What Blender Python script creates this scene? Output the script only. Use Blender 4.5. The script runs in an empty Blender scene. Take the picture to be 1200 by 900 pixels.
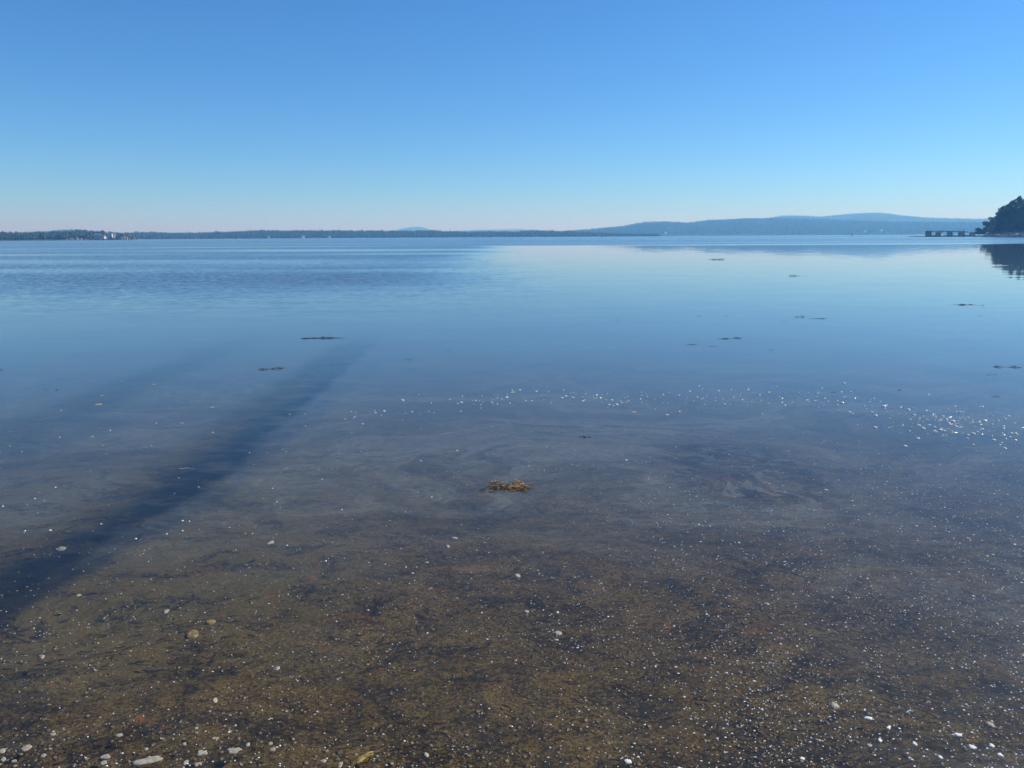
import bpy, math, random
import numpy as np
from mathutils import Vector, Matrix, noise

R = math.radians
sc = bpy.context.scene
C = sc.collection
rnd = random.Random(7)
rng = np.random.default_rng(11)

# ------------------------------------------------------------------ camera
CAM_H = 1.8
F = 905.0                      # focal length in pixels of a 1200 px wide picture
PITCH = math.atan(173.0 / F)
ROLL = R(0.32)
cam_d = bpy.data.cameras.new("camera")
cam_d.sensor_width = 36.0
cam_d.lens = 36.0 * F / 1200.0
cam_d.clip_start = 0.05
cam_d.clip_end = 60000
cam = bpy.data.objects.new("camera", cam_d)
C.objects.link(cam)
rot = Matrix.Rotation(math.pi / 2 - PITCH, 4, 'X') @ Matrix.Rotation(-ROLL, 4, 'Z')
cam.matrix_world = Matrix.Translation((0, 0, CAM_H)) @ rot
sc.camera = cam
ROT = rot.to_3x3()

# ------------------------------------------------------------------ world, sun, exposure
SUN_EL, SUN_AZ = R(42), R(70)
w = bpy.data.worlds.new("World")
sc.world = w
w.use_nodes = True
nt = w.node_tree
bg = nt.nodes['Background']
sky = nt.nodes.new('ShaderNodeTexSky')
sky.sky_type = 'NISHITA'
sky.sun_disc = False
sky.sun_elevation = SUN_EL
sky.sun_rotation = SUN_AZ
sky.altitude = 0
sky.air_density = 0.88
sky.dust_density = 0.0
sky.ozone_density = 4.0
wb = nt.nodes.new('ShaderNodeMix'); wb.data_type = 'RGBA'; wb.blend_type = 'MULTIPLY'
wb.inputs[0].default_value = 1.0
wb.inputs[7].default_value = (.73, 1.04, 1.38, 1)      # the phone's cool white balance
hs = nt.nodes.new('ShaderNodeHueSaturation'); hs.inputs['Saturation'].default_value = 1.07
nt.links.new(sky.outputs[0], wb.inputs[6])
nt.links.new(wb.outputs[2], hs.inputs['Color'])
nt.links.new(hs.outputs[0], bg.inputs[0])
bg.inputs[1].default_value = 0.10
sun_d = bpy.data.lights.new("sun", 'SUN')
sun_d.energy = 4.6
sun_d.angle = R(0.5)
sun_d.color = (1.0, 0.94, 0.86)
sun = bpy.data.objects.new("sun", sun_d)
C.objects.link(sun)
to_sun = Vector((math.sin(SUN_AZ) * math.cos(SUN_EL), math.cos(SUN_AZ) * math.cos(SUN_EL), math.sin(SUN_EL)))
sun.rotation_euler = to_sun.to_track_quat('Z', 'Y').to_euler()
sun.location = (20, 10, 40)
sc.view_settings.view_transform = 'Standard'
sc.view_settings.look = 'None'
sc.view_settings.gamma = 1
sc.view_settings.exposure = 0.0
sc.cycles.max_bounces = 8
sc.cycles.transparent_max_bounces = 16
sc.cycles.volume_bounces = 1


# ------------------------------------------------------------------ helpers
def ray(px, py):
    return (ROT @ Vector(((px - 600) / F, -(py - 450) / F, -1.0))).normalized()

def ground(px, py, z=0.0):
    """where the line of sight through a picture point meets the level z"""
    d = ray(px, py)
    t = (z - CAM_H) / d.z
    return Vector((d.x * t, d.y * t, z))

def at(px, py, D):
    """the point at horizontal distance D on the line of sight"""
    d = ray(px, py)
    t = D / math.hypot(d.x, d.y)
    return Vector((d.x * t, d.y * t, CAM_H + d.z * t))

def mesh_np(name, V, Fc, mat, parent=None, smooth=False):
    me = bpy.data.meshes.new(name)
    V = np.asarray(V, dtype=np.float32)
    Fc = np.asarray(Fc, dtype=np.int32)
    k = Fc.shape[1]
    me.vertices.add(len(V)); me.vertices.foreach_set('co', V.ravel())
    me.loops.add(Fc.size); me.loops.foreach_set('vertex_index', Fc.ravel())
    me.polygons.add(len(Fc))
    me.polygons.foreach_set('loop_start', np.arange(0, Fc.size, k, dtype=np.int32))
    me.polygons.foreach_set('loop_total', np.full(len(Fc), k, dtype=np.int32))
    if smooth:
        me.polygons.foreach_set('use_smooth', np.ones(len(Fc), dtype=bool))
    me.update(calc_edges=True)
    me.materials.append(mat)
    o = bpy.data.objects.new(name, me)
    C.objects.link(o)
    o.parent = parent
    return o

class MB:
    def __init__(s):
        s.v = []; s.f = []
    def add(s, vs, fs):
        n = len(s.v)
        s.v += [tuple(a) for a in vs]
        s.f += [tuple(i + n for i in f) for f in fs]
    def box(s, c, size, rz=0, jit=0.0):
        c = Vector(c); m = Matrix.Rotation(rz, 3, 'Z'); vs = []
        for dz in (-.5, .5):
            for dx, dy in ((-.5, -.5), (.5, -.5), (.5, .5), (-.5, .5)):
                vs.append(c + m @ Vector((dx * size[0] + rnd.uniform(-jit, jit), dy * size[1] + rnd.uniform(-jit, jit), dz * size[2])))
        s.add(vs, [(0, 3, 2, 1), (4, 5, 6, 7), (0, 1, 5, 4), (1, 2, 6, 5), (2, 3, 7, 6), (3, 0, 4, 7)])
    def tube(s, pts, rad, n=5):
        pts = [Vector(p) for p in pts]; rings = []
        for i, p in enumerate(pts):
            a = pts[max(i - 1, 0)]; b = pts[min(i + 1, len(pts) - 1)]
            t = (b - a)
            t = t.normalized() if t.length > 1e-9 else Vector((0, 0, 1))
            u = t.cross(Vector((0, 0, 1)) if abs(t.z) < .9 else Vector((1, 0, 0))).normalized()
            w_ = t.cross(u); r = rad[i] if hasattr(rad, '__len__') else rad
            rings.append([p + (u * math.cos(q) + w_ * math.sin(q)) * r for q in [2 * math.pi * k / n for k in range(n)]])
        vs = [v for r_ in rings for v in r_]; fs = []
        for i in range(len(pts) - 1):
            for k in range(n):
                a = i * n + k; b = i * n + (k + 1) % n
                fs.append((a, b, b + n, a + n))
        fs.append(tuple(range(n - 1, -1, -1)))
        fs.append(tuple(range((len(pts) - 1) * n, len(pts) * n)))
        s.add(vs, fs)
    def build(s, name, mat, parent=None, smooth=False, loc=None):
        me = bpy.data.meshes.new(name)
        me.from_pydata(s.v, [], s.f); me.update()
        if smooth:
            for p in me.polygons: p.use_smooth = True
        me.materials.append(mat)
        o = bpy.data.objects.new(name, me)
        C.objects.link(o); o.parent = parent
        if loc is not None: o.location = loc
        return o

def tag(o, label=None, cat=None, group=None, kind=None):
    if label: o['label'] = label
    if cat: o['category'] = cat
    if group: o['group'] = group
    if kind: o['kind'] = kind
    return o

def empty(name, loc, rz=0.0):
    o = bpy.data.objects.new(name, None)
    o.location = loc; o.rotation_euler = (0, 0, rz)
    o.empty_display_size = 0.2
    C.objects.link(o)
    return o

# ---- node helpers
class NT:
    def __init__(s, name):
        s.m = bpy.data.materials.new(name); s.m.use_nodes = True
        s.t = s.m.node_tree; s.t.nodes.clear()
        s.out = s.n('ShaderNodeOutputMaterial')
        s.geo = s.n('ShaderNodeNewGeometry')
        s.pos = s.geo.outputs['Position']
    def n(s, typ, **kw):
        x = s.t.nodes.new(typ)
        for k, v in kw.items(): setattr(x, k, v)
        return x
    def set(s, sock, v):
        if isinstance(v, bpy.types.NodeSocket): s.t.links.new(v, sock)
        elif isinstance(v, (tuple, list)) and len(v) == 3 and sock.type == 'RGBA': sock.default_value = (*v, 1)
        else: sock.default_value = v
    def math(s, op, a, b=0.0, c=0.0, clamp=False):
        x = s.n('ShaderNodeMath', operation=op, use_clamp=clamp)
        s.set(x.inputs[0], a); s.set(x.inputs[1], b)
        if len(x.inputs) > 2: s.set(x.inputs[2], c)
        return x.outputs[0]
    def vmath(s, op, a, b=(0, 0, 0), sc_=None):
        x = s.n('ShaderNodeVectorMath', operation=op)
        s.set(x.inputs[0], a)
        if op != 'NORMALIZE' and op != 'SCALE': s.set(x.inputs[1], b)
        if sc_ is not None: s.set(x.inputs['Scale'], sc_)
        return x.outputs[0]
    def scale(s, v, xyz): return s.vmath('MULTIPLY', v, xyz)
    def noise(s, vec, scale, detail=4, rough=.55, dist=0.0, col=False):
        x = s.n('ShaderNodeTexNoise')
        s.set(x.inputs['Vector'], vec); s.set(x.inputs['Scale'], scale)
        x.inputs['Detail'].default_value = detail; x.inputs['Roughness'].default_value = rough
        x.inputs['Distortion'].default_value = dist
        return x.outputs['Color' if col else 'Fac']
    def vor(s, vec, scale, feature='F1', out='Distance', rand=1.0):
        x = s.n('ShaderNodeTexVoronoi', feature=feature)
        s.set(x.inputs['Vector'], vec); s.set(x.inputs['Scale'], scale)
        x.inputs['Randomness'].default_value = rand
        return x.outputs[out]
    def ss(s, v, a, b, lo=0.0, hi=1.0):
        """smooth step of v from a to b onto lo..hi"""
        x = s.n('ShaderNodeMapRange', interpolation_type='SMOOTHSTEP')
        s.set(x.inputs[0], v)
        for i, q in enumerate((a, b, lo, hi)): s.set(x.inputs[i + 1], q)
        return x.outputs[0]
    def mix(s, f, a, b, mode='MIX'):
        x = s.n('ShaderNodeMix', data_type='RGBA', blend_type=mode)
        s.set(x.inputs[0], f); s.set(x.inputs[6], a); s.set(x.inputs[7], b)
        return x.outputs[2]
    def mixs(s, f, a, b):
        x = s.n('ShaderNodeMixShader')
        s.set(x.inputs[0], f); s.t.links.new(a, x.inputs[1]); s.t.links.new(b, x.inputs[2])
        return x.outputs[0]
    def sep(s, v):
        x = s.n('ShaderNodeSeparateXYZ'); s.set(x.inputs[0], v); return x.outputs
    def comb(s, a, b, c):
        x = s.n('ShaderNodeCombineXYZ')
        for i, q in enumerate((a, b, c)): s.set(x.inputs[i], q)
        return x.outputs[0]
    def principled(s, col, rough=.8, spec=.3, bump=None, bstr=.3, bdist=.01, **kw):
        p = s.n('ShaderNodeBsdfPrincipled')
        s.set(p.inputs['Base Color'], col); s.set(p.inputs['Roughness'], rough)
        p.inputs['Specular IOR Level'].default_value = spec
        for k, v in kw.items(): s.set(p.inputs[k], v)
        if bump is not None:
            b = s.n('ShaderNodeBump'); b.inputs['Strength'].default_value = bstr
            b.inputs['Distance'].default_value = bdist
            s.set(b.inputs['Height'], bump); s.t.links.new(b.outputs[0], p.inputs['Normal'])
        s.t.links.new(p.outputs[0], s.out.inputs['Surface'])
        return s.m

def simple(name, c1, c2, scale, rough=.8, spec=.3, obj=False, bump=.0, bdist=.01, **kw):
    t = NT(name)
    v = t.pos
    if obj:
        v = t.n('ShaderNodeTexCoord').outputs['Object']
    f = t.noise(v, scale, 4, .6)
    f = t.ss(f, .3, .7)
    return t.principled(t.mix(f, c1, c2), rough, spec, bump=f if bump else None, bstr=bump, bdist=bdist, **kw)

# ------------------------------------------------------------------ materials
def mat_water():
    t = NT('sea_water')
    P = t.sep(t.pos); X, Y = P[0], P[1]
    flat = t.comb(X, Y, 0.0)
    # where a breath of wind ruffles the surface: a patch to the left, and the outer bay
    warp = t.noise(t.scale(flat, (.02, .012, 0)), 1.0, 3, .5)
    edge = t.math('ADD', X, t.math('MULTIPLY', t.math('SUBTRACT', warp, .5), 26.0))
    edge = t.math('SUBTRACT', edge, t.math('MULTIPLY', Y, 0.03))
    left = t.ss(edge, 1.0, -13.0)
    left = t.math('MULTIPLY', left, t.ss(Y, 15.0, 34.0))
    ystep = t.math('ADD', Y, t.math('MULTIPLY', t.math('SUBTRACT', t.noise(t.scale(flat, (.004, .02, 0)), 1.0, 3), .5), 90.0))
    outer = t.ss(ystep, 140.0, 175.0)
    bands = t.ss(t.noise(t.scale(flat, (.0012, .011, 0)), 1.0, 2, .5), .42, .60, .62, 1.0)
    outer = t.math('MULTIPLY', outer, bands)
    streak = t.ss(t.noise(t.scale(flat, (.012, .05, 0)), 1.0, 3, .5), .35, .62, .40, 1.0)
    left = t.math('MULTIPLY', left, streak)
    ruffle = t.math('MAXIMUM', left, outer)
    # slopes: short ruffles, a slow lazy swell near the shore
    a = t.noise(t.scale(flat, (3.0, 6.0, 0)), 1.0, 3, .6, col=True)
    b = t.noise(t.scale(flat, (.55, 1.6, 0)), 1.0, 2, .5, col=True)
    a = t.vmath('SUBTRACT', a, (.5, .5, .5)); b = t.vmath('SUBTRACT', b, (.5, .5, .5))
    near = t.ss(Y, 3.0, 30.0, .010, .015)
    s1 = t.vmath('SCALE', a, sc_=t.math('ADD', t.math('MULTIPLY', ruffle, .75), t.math('MULTIPLY', near, .5)))
    s2 = t.vmath('SCALE', b, sc_=t.math('ADD', t.math('MULTIPLY', ruffle, .22), near))
    sl = t.vmath('ADD', s1, s2)
    S = t.sep(sl)
    # ruffled water shows mostly the faces of the wavelets that lean toward the shore
    lean = t.math('MULTIPLY', t.math('ABSOLUTE', S[1]), -1.25)
    sy = t.n('ShaderNodeMix', data_type='FLOAT'); t.set(sy.inputs[0], t.math('MINIMUM', t.math('MULTIPLY', ruffle, 1.3), 1.0))
    t.set(sy.inputs[2], S[1]); t.set(sy.inputs[3], t.math('SUBTRACT', lean, .03))
    nrm = t.vmath('NORMALIZE', t.comb(S[0], sy.outputs[0], 1.0))
    fr = t.n('ShaderNodeFresnel'); fr.inputs['IOR'].default_value = 1.29
    t.t.links.new(nrm, fr.inputs['Normal'])
    gl = t.n('ShaderNodeBsdfGlossy'); gl.inputs['Roughness'].default_value = .015
    gl.inputs['Color'].default_value = (1, 1, 1, 1)
    t.t.links.new(nrm, gl.inputs['Normal'])
    tr = t.n('ShaderNodeBsdfTransparent')
    # a streak to the left with less film and body colour
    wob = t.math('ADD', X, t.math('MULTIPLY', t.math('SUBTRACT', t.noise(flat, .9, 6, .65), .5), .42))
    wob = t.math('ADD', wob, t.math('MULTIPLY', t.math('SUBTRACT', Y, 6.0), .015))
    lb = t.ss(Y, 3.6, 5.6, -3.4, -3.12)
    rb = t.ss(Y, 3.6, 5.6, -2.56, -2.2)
    clear = t.math('MULTIPLY', t.ss(wob, lb, t.math('ADD', lb, .45)), t.ss(wob, t.math('ADD', rb, .07), t.math('SUBTRACT', rb, .10)))  # mask of the left streak: less film and body colour
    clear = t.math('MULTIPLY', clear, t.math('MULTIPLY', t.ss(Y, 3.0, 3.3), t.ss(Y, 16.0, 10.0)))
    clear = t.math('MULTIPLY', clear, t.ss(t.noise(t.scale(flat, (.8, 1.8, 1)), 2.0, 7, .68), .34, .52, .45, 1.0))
    left_streak2 = t.math('MULTIPLY', t.ss(wob, -5.3, -4.8), t.ss(wob, -4.1, -4.6))
    left_streak2 = t.math('MULTIPLY', left_streak2, t.math('MULTIPLY', t.ss(Y, 5.5, 7.5, 0.0, .55), t.ss(Y, 17.0, 10.0)))
    clear = t.math('MAXIMUM', clear, left_streak2)
    # floating film of silt and pollen, drawn out into marbled swirls
    wv = t.noise(t.scale(flat, (.45, .6, 0)), 1.0, 2, .5, col=True)
    wv = t.vmath('SCALE', t.vmath('SUBTRACT', wv, (.5, .5, .5)), sc_=3.4)
    sw = t.vmath('ADD', flat, wv)
    sw = t.vmath('ADD', sw, t.vmath('SCALE', t.vmath('SUBTRACT', t.noise(flat, 2.6, 3, .6, col=True), (.5, .5, .5)), sc_=.5))
    psi = t.noise(t.scale(sw, (.35, .9, 0)), 1.0, 2, .5)
    lines = t.math('ADD', t.math('MULTIPLY', t.math('SINE', t.math('MULTIPLY', psi, 95.0)), .5), .5)
    lines2 = t.math('ADD', t.math('MULTIPLY', t.math('SINE', t.math('MULTIPLY', psi, 260.0)), .5), .5)
    f1 = t.ss(t.noise(t.scale(sw, (.45, 1.1, 0)), 1.0, 7, .62), .36, .60)
    f2 = t.ss(t.noise(t.scale(flat, (18.0, 34.0, 0)), 1.0, 5, .7), .35, .62, .55, 1.0)
    gaps = t.ss(t.noise(t.scale(sw, (1.3, 3.4, 0)), 1.0, 7, .68), .40, .50, .12, 1.0)
    marb = t.math('ADD', t.math('MULTIPLY', lines, .62), t.math('MULTIPLY', lines2, .38))
    marb = t.math('MULTIPLY', t.ss(marb, .05, .95, .45, 1.0), gaps)
    ex = t.math('DIVIDE', t.math('SUBTRACT', X, 1.75), .85); ey = t.math('DIVIDE', t.math('SUBTRACT', Y, 5.75), 1.15)
    ell = t.math('SQRT', t.math('ADD', t.math('MULTIPLY', ex, ex), t.math('MULTIPLY', ey, ey)))
    ell = t.ss(t.math('ADD', ell, t.math('MULTIPLY', t.noise(flat, 2.2, 4, .6), .8)), 1.35, .9)
    torn = t.ss(t.noise(t.scale(sw, (3.0, 7.5, 0)), 1.0, 7, .7), .47, .53, .02, 1.3)
    marb = t.math('MULTIPLY', marb, t.math('ADD', t.math('SUBTRACT', 1.0, ell), t.math('MULTIPLY', ell, torn)))
    base = t.math('MULTIPLY', t.math('SUBTRACT', 1.0, t.math('MULTIPLY', ell, .7)), .34)
    film = t.math('MULTIPLY', t.math('ADD', t.math('MULTIPLY', t.math('MULTIPLY', f1, .58), marb), base), f2)
    zone = t.math('MULTIPLY', t.ss(Y, 3.4, 5.3, .22, 1.0), t.ss(Y, 15.0, 7.5))
    zone = t.math('MULTIPLY', zone, t.ss(X, -4.5, .5, .7, 1.0))
    shoreside = t.math('MULTIPLY', t.ss(X, .3, 2.4), t.ss(Y, 6.5, 3.4, 0.0, .85))
    zone = t.math('MAXIMUM', zone, shoreside)
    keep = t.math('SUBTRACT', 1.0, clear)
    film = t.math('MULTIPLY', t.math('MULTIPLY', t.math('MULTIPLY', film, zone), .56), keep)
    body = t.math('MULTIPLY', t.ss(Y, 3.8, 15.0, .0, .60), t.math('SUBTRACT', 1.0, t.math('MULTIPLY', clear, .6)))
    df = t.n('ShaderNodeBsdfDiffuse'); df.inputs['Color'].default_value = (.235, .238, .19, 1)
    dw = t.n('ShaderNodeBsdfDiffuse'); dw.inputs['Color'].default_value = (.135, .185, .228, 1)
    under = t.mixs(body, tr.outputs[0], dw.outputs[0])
    under = t.mixs(film, under, df.outputs[0])
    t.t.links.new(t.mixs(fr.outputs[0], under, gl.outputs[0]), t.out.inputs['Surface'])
    va = t.n('ShaderNodeVolumeAbsorption')
    va.inputs['Color'].default_value = (.30, .50, .55, 1)
    va.inputs['Density'].default_value = .38
    t.t.links.new(va.outputs[0], t.out.inputs['Volume'])
    return t.m

def mat_bed():
    t = NT('muddy_seabed')
    P = t.sep(t.pos); X, Y = P[0], P[1]
    flat = t.comb(X, Y, 0.0)
    wv = t.vmath('SCALE', t.vmath('SUBTRACT', t.noise(flat, 1.3, 3, .5, col=True), (.5, .5, .5)), sc_=.7)
    sw = t.vmath('ADD', flat, wv)
    big = t.noise(sw, 1.1, 5, .6)
    mid = t.noise(t.scale(sw, (.7, 1.2, 1)), 8.0, 8, .74)
    fine = t.noise(sw, 42.0, 6, .75)
    c = t.mix(t.ss(big, .35, .65), (.098, .064, .015), (.172, .117, .034))
    c = t.mix(t.ss(mid, .42, .57), (.040, .027, .011), c)
    c = t.mix(t.ss(fine, .42, .54), t.mix(.62, c, (.014, .010, .006)), c)
    grit = t.vor(flat, 120.0, out='Color')
    c = t.mix(.34, c, t.mix(t.ss(t.sep(grit)[0], .1, .95), (.012, .009, .005), (.36, .245, .085)))
    silt = t.math('MULTIPLY', t.ss(t.math('ADD', X, t.math('MULTIPLY', t.math('SUBTRACT', big, .5), 2.5)), -.5, -1.7), t.ss(Y, 2.7, 3.3))
    c = t.mix(t.math('MULTIPLY', silt, .62), c, t.mix(fine, (.112, .088, .028), (.185, .148, .048)))
    rust = t.ss(t.noise(sw, 3.1, 5, .7), .60, .72)
    c = t.mix(t.math('MULTIPLY', rust, .45), c, (.38, .13, .02))
    # beds of dark weed and rotting leaves
    tuft = t.ss(t.noise(t.scale(sw, (1.0, 1.6, 1)), 2.6, 6, .72),   .47, .60)
    c = t.mix(t.math('MULTIPLY', tuft, t.ss(t.noise(sw, 30.0, 5, .75), .44, .54, .15, .90)), c, (.014, .011, .008))
    wob = t.math('ADD', X, t.math('MULTIPLY', t.math('SUBTRACT', t.noise(flat, .9, 6, .65), .5), .42))  # broken near-black streak along the left, with a fainter second one
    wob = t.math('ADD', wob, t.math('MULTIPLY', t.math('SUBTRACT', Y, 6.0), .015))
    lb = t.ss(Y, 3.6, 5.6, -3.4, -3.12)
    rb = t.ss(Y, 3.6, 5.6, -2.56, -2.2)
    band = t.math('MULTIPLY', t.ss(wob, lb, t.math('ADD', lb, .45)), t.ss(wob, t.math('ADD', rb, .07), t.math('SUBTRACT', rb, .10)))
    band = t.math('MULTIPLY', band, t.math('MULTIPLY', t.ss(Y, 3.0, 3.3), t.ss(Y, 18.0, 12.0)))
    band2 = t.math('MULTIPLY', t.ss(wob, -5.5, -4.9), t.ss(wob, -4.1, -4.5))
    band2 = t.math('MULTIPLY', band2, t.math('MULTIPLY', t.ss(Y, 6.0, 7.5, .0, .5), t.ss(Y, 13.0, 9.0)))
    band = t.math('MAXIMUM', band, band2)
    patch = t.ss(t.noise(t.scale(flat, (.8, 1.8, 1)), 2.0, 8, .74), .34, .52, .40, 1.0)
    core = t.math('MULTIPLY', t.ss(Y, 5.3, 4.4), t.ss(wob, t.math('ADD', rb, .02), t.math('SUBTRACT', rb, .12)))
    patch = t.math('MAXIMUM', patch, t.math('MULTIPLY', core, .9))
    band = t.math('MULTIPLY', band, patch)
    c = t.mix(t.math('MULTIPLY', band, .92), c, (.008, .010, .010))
    h = t.math('ADD', t.math('MULTIPLY', fine, .4), t.math('MULTIPLY', mid, .9))
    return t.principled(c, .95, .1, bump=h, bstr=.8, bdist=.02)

M = {}
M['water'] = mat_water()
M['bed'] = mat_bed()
def forest_mat(name, c1, c2, scale):
    return simple(name, c1, c2, scale, .9, .1)
M['forest'] = forest_mat('woodland_green', (.022, .036, .018), (.060, .085, .036), .06)
M['land'] = forest_mat('wooded_slope', (.025, .038, .018), (.055, .075, .035), .02)
M['ledge'] = simple('shore_ledge', (.16, .12, .10), (.42, .34, .29), .12, .9, .2)
M['ledge_dark'] = simple('weedy_ledge', (.035, .026, .020), (.10, .075, .05), .4, .9, .2)
M['crown'] = simple('conifer_needles', (.008, .030, .014), (.030, .070, .028), .35, .95, .05)
M['crown_pale'] = simple('birch_leaves', (.03, .06, .03), (.08, .12, .06), .5, .85, .15)
M['bark'] = simple('bark', (.06, .045, .035), (.13, .10, .08), 1.5, .95, .1)
M['granite'] = simple('granite_block', (.07, .06, .06), (.19, .17, .16), 1.2, .9, .2, bump=.4, bdist=.1)
M['timber'] = simple('weathered_timber', (.07, .05, .045), (.16, .13, .11), 2.5, .9, .2)
M['white'] = simple('white_clapboard', (.58, .58, .56), (.70, .70, .68), .5, .7, .3)
M['roof'] = simple('grey_shingle', (.10, .10, .11), (.19, .19, .20), .6, .8, .2)
M['glass'] = simple('window_glass', (.03, .04, .05), (.06, .07, .08), .5, .1, .5)
M['foam'] = simple('dried_foam', (.26, .23, .17), (.42, .385, .30), 70, .8, .2, bump=.5, bdist=.002)
M['fleck'] = simple('foam_bubbles', (.70, .66, .57), (.88, .85, .77), 40, .55, .25)
M['glint'] = simple('wet_bubbles', (.86, .84, .78), (.94, .92, .86), 40, .14, 1.0)
M['shell'] = simple('bleached_shell', (.46, .42, .34), (.74, .70, .60), 60, .5, .4, bump=.4, bdist=.002)
M['ochre'] = simple('ochre_frond', (.18, .12, .03), (.42, .32, .10), 45, .6, .3)
M['weed_gold'] = simple('golden_rockweed', (.22, .095, .012), (.60, .33, .05), 28, .45, .5)
M['weed_brown'] = simple('brown_rockweed', (.022, .012, .005), (.15, .06, .015), 30, .4, .5)
M['weed_dark'] = simple('dark_rockweed', (.012, .011, .010), (.045, .035, .025), 3, .9, .05)
M['weed_red'] = simple('red_weed', (.035, .014, .010), (.13, .045, .03), 12, .9, .05)
M['weed_green'] = simple('green_weed', (.05, .06, .02), (.15, .18, .06), 6, .9, .05)
M['pebble'] = simple('bed_pebble', (.06, .045, .03), (.38, .30, .19), 45, .8, .3)
M['litter'] = simple('rotting_eelgrass', (.010, .009, .008), (.045, .035, .022), 20, .8, .2)
M['buoy'] = simple('dark_marker_paint', (.02, .03, .03), (.04, .05, .05), 2, .5, .4)

# ------------------------------------------------------------------ seabed, water
def depth(y):
    return float(np.interp(y, [0, 2, 4, 6, 10, 16, 30, 80, 300, 16000], [-.0, .03, .10, .17, .32, .6, 1.2, 2.5, 4.5, 5.0]))

def seabed():
    xs = np.concatenate([-np.geomspace(16000, 6, 44), np.linspace(-5.9, 5.9, 237), np.geomspace(6, 16000, 44)])
    ys = np.concatenate([np.linspace(-14, 1.5, 14), np.linspace(1.6, 12, 208), np.geomspace(12.3, 16000, 60)])
    V = np.empty((len(ys), len(xs), 3), np.float32)
    for j, y in enumerate(ys):
        for i, x in enumerate(xs):
            z = -depth(max(y, 0)) if y > 0 else -y * .06
            if abs(x) < 7 and 0 < y < 14:
                z += .022 * (noise.fractal(Vector((x * 1.1, y * 1.1, 3.3)), 1, 2, 4)) + .007 * noise.noise(Vector((x * 9, y * 9, 1.0)))
                if y > 3: z = min(z, -.012)
            V[j, i] = (x, y, z)
    nx, ny = len(xs), len(ys)
    a = (np.arange(ny - 1)[:, None] * nx + np.arange(nx - 1)[None, :]).ravel()
    Fc = np.stack([a, a + 1, a + nx + 1, a + nx], 1)
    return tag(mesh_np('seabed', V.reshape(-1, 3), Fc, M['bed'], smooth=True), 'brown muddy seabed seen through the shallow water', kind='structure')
bed = seabed()
from mathutils.bvhtree import BVHTree
def bedz(x, y):
    hit = bed_tree.ray_cast(Vector((x, y, 5)), Vector((0, 0, -1)))
    return hit[0].z if hit[0] else -.1
bed_tree = BVHTree.FromPolygons([v.co for v in bed.data.vertices], [tuple(p.vertices) for p in bed.data.polygons])

b = MB()
b.box((0, 7950, -3.2), (31000, 16100, 6.4))
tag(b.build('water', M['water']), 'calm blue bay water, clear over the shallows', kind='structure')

# ------------------------------------------------------------------ far land
def interp_crest(pts, x):
    return float(np.interp(x, [p[0] for p in pts], [p[1] for p in pts]))

def crowns(P, H, Wd, sides=5):
    """many small irregular crowns as one vertex and face list"""
    n = len(P)
    rings = [(0.0, .55), (.35, 1.0), (.72, .62)]
    ang0 = rng.uniform(0, 6.28, n)
    V = np.zeros((n, sides * 3 + 1, 3))
    for r, (hz, wr) in enumerate(rings):
        for k in range(sides):
            a = ang0 + 2 * math.pi * k / sides + r * .5
            rr = Wd * wr * rng.uniform(.7, 1.25, n) * .5
            V[:, r * sides + k, 0] = P[:, 0] + np.cos(a) * rr
            V[:, r * sides + k, 1] = P[:, 1] + np.sin(a) * rr
            V[:, r * sides + k, 2] = P[:, 2] + H * hz * rng.uniform(.85, 1.1, n)
    V[:, -1] = P; V[:, -1, 2] += H
    f = []
    for r in range(2):
        for k in range(sides):
            a_, b_ = r * sides + k, r * sides + (k + 1) % sides
            f += [(a_, b_, b_ + sides), (a_, b_ + sides, a_ + sides)]
    for k in range(sides):
        f.append((2 * sides + k, 2 * sides + (k + 1) % sides, 3 * sides))
    f = np.array(f)
    Fc = (f[None] + (np.arange(n) * (sides * 3 + 1))[:, None, None]).reshape(-1, 3)
    return V.reshape(-1, 3), Fc

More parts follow.
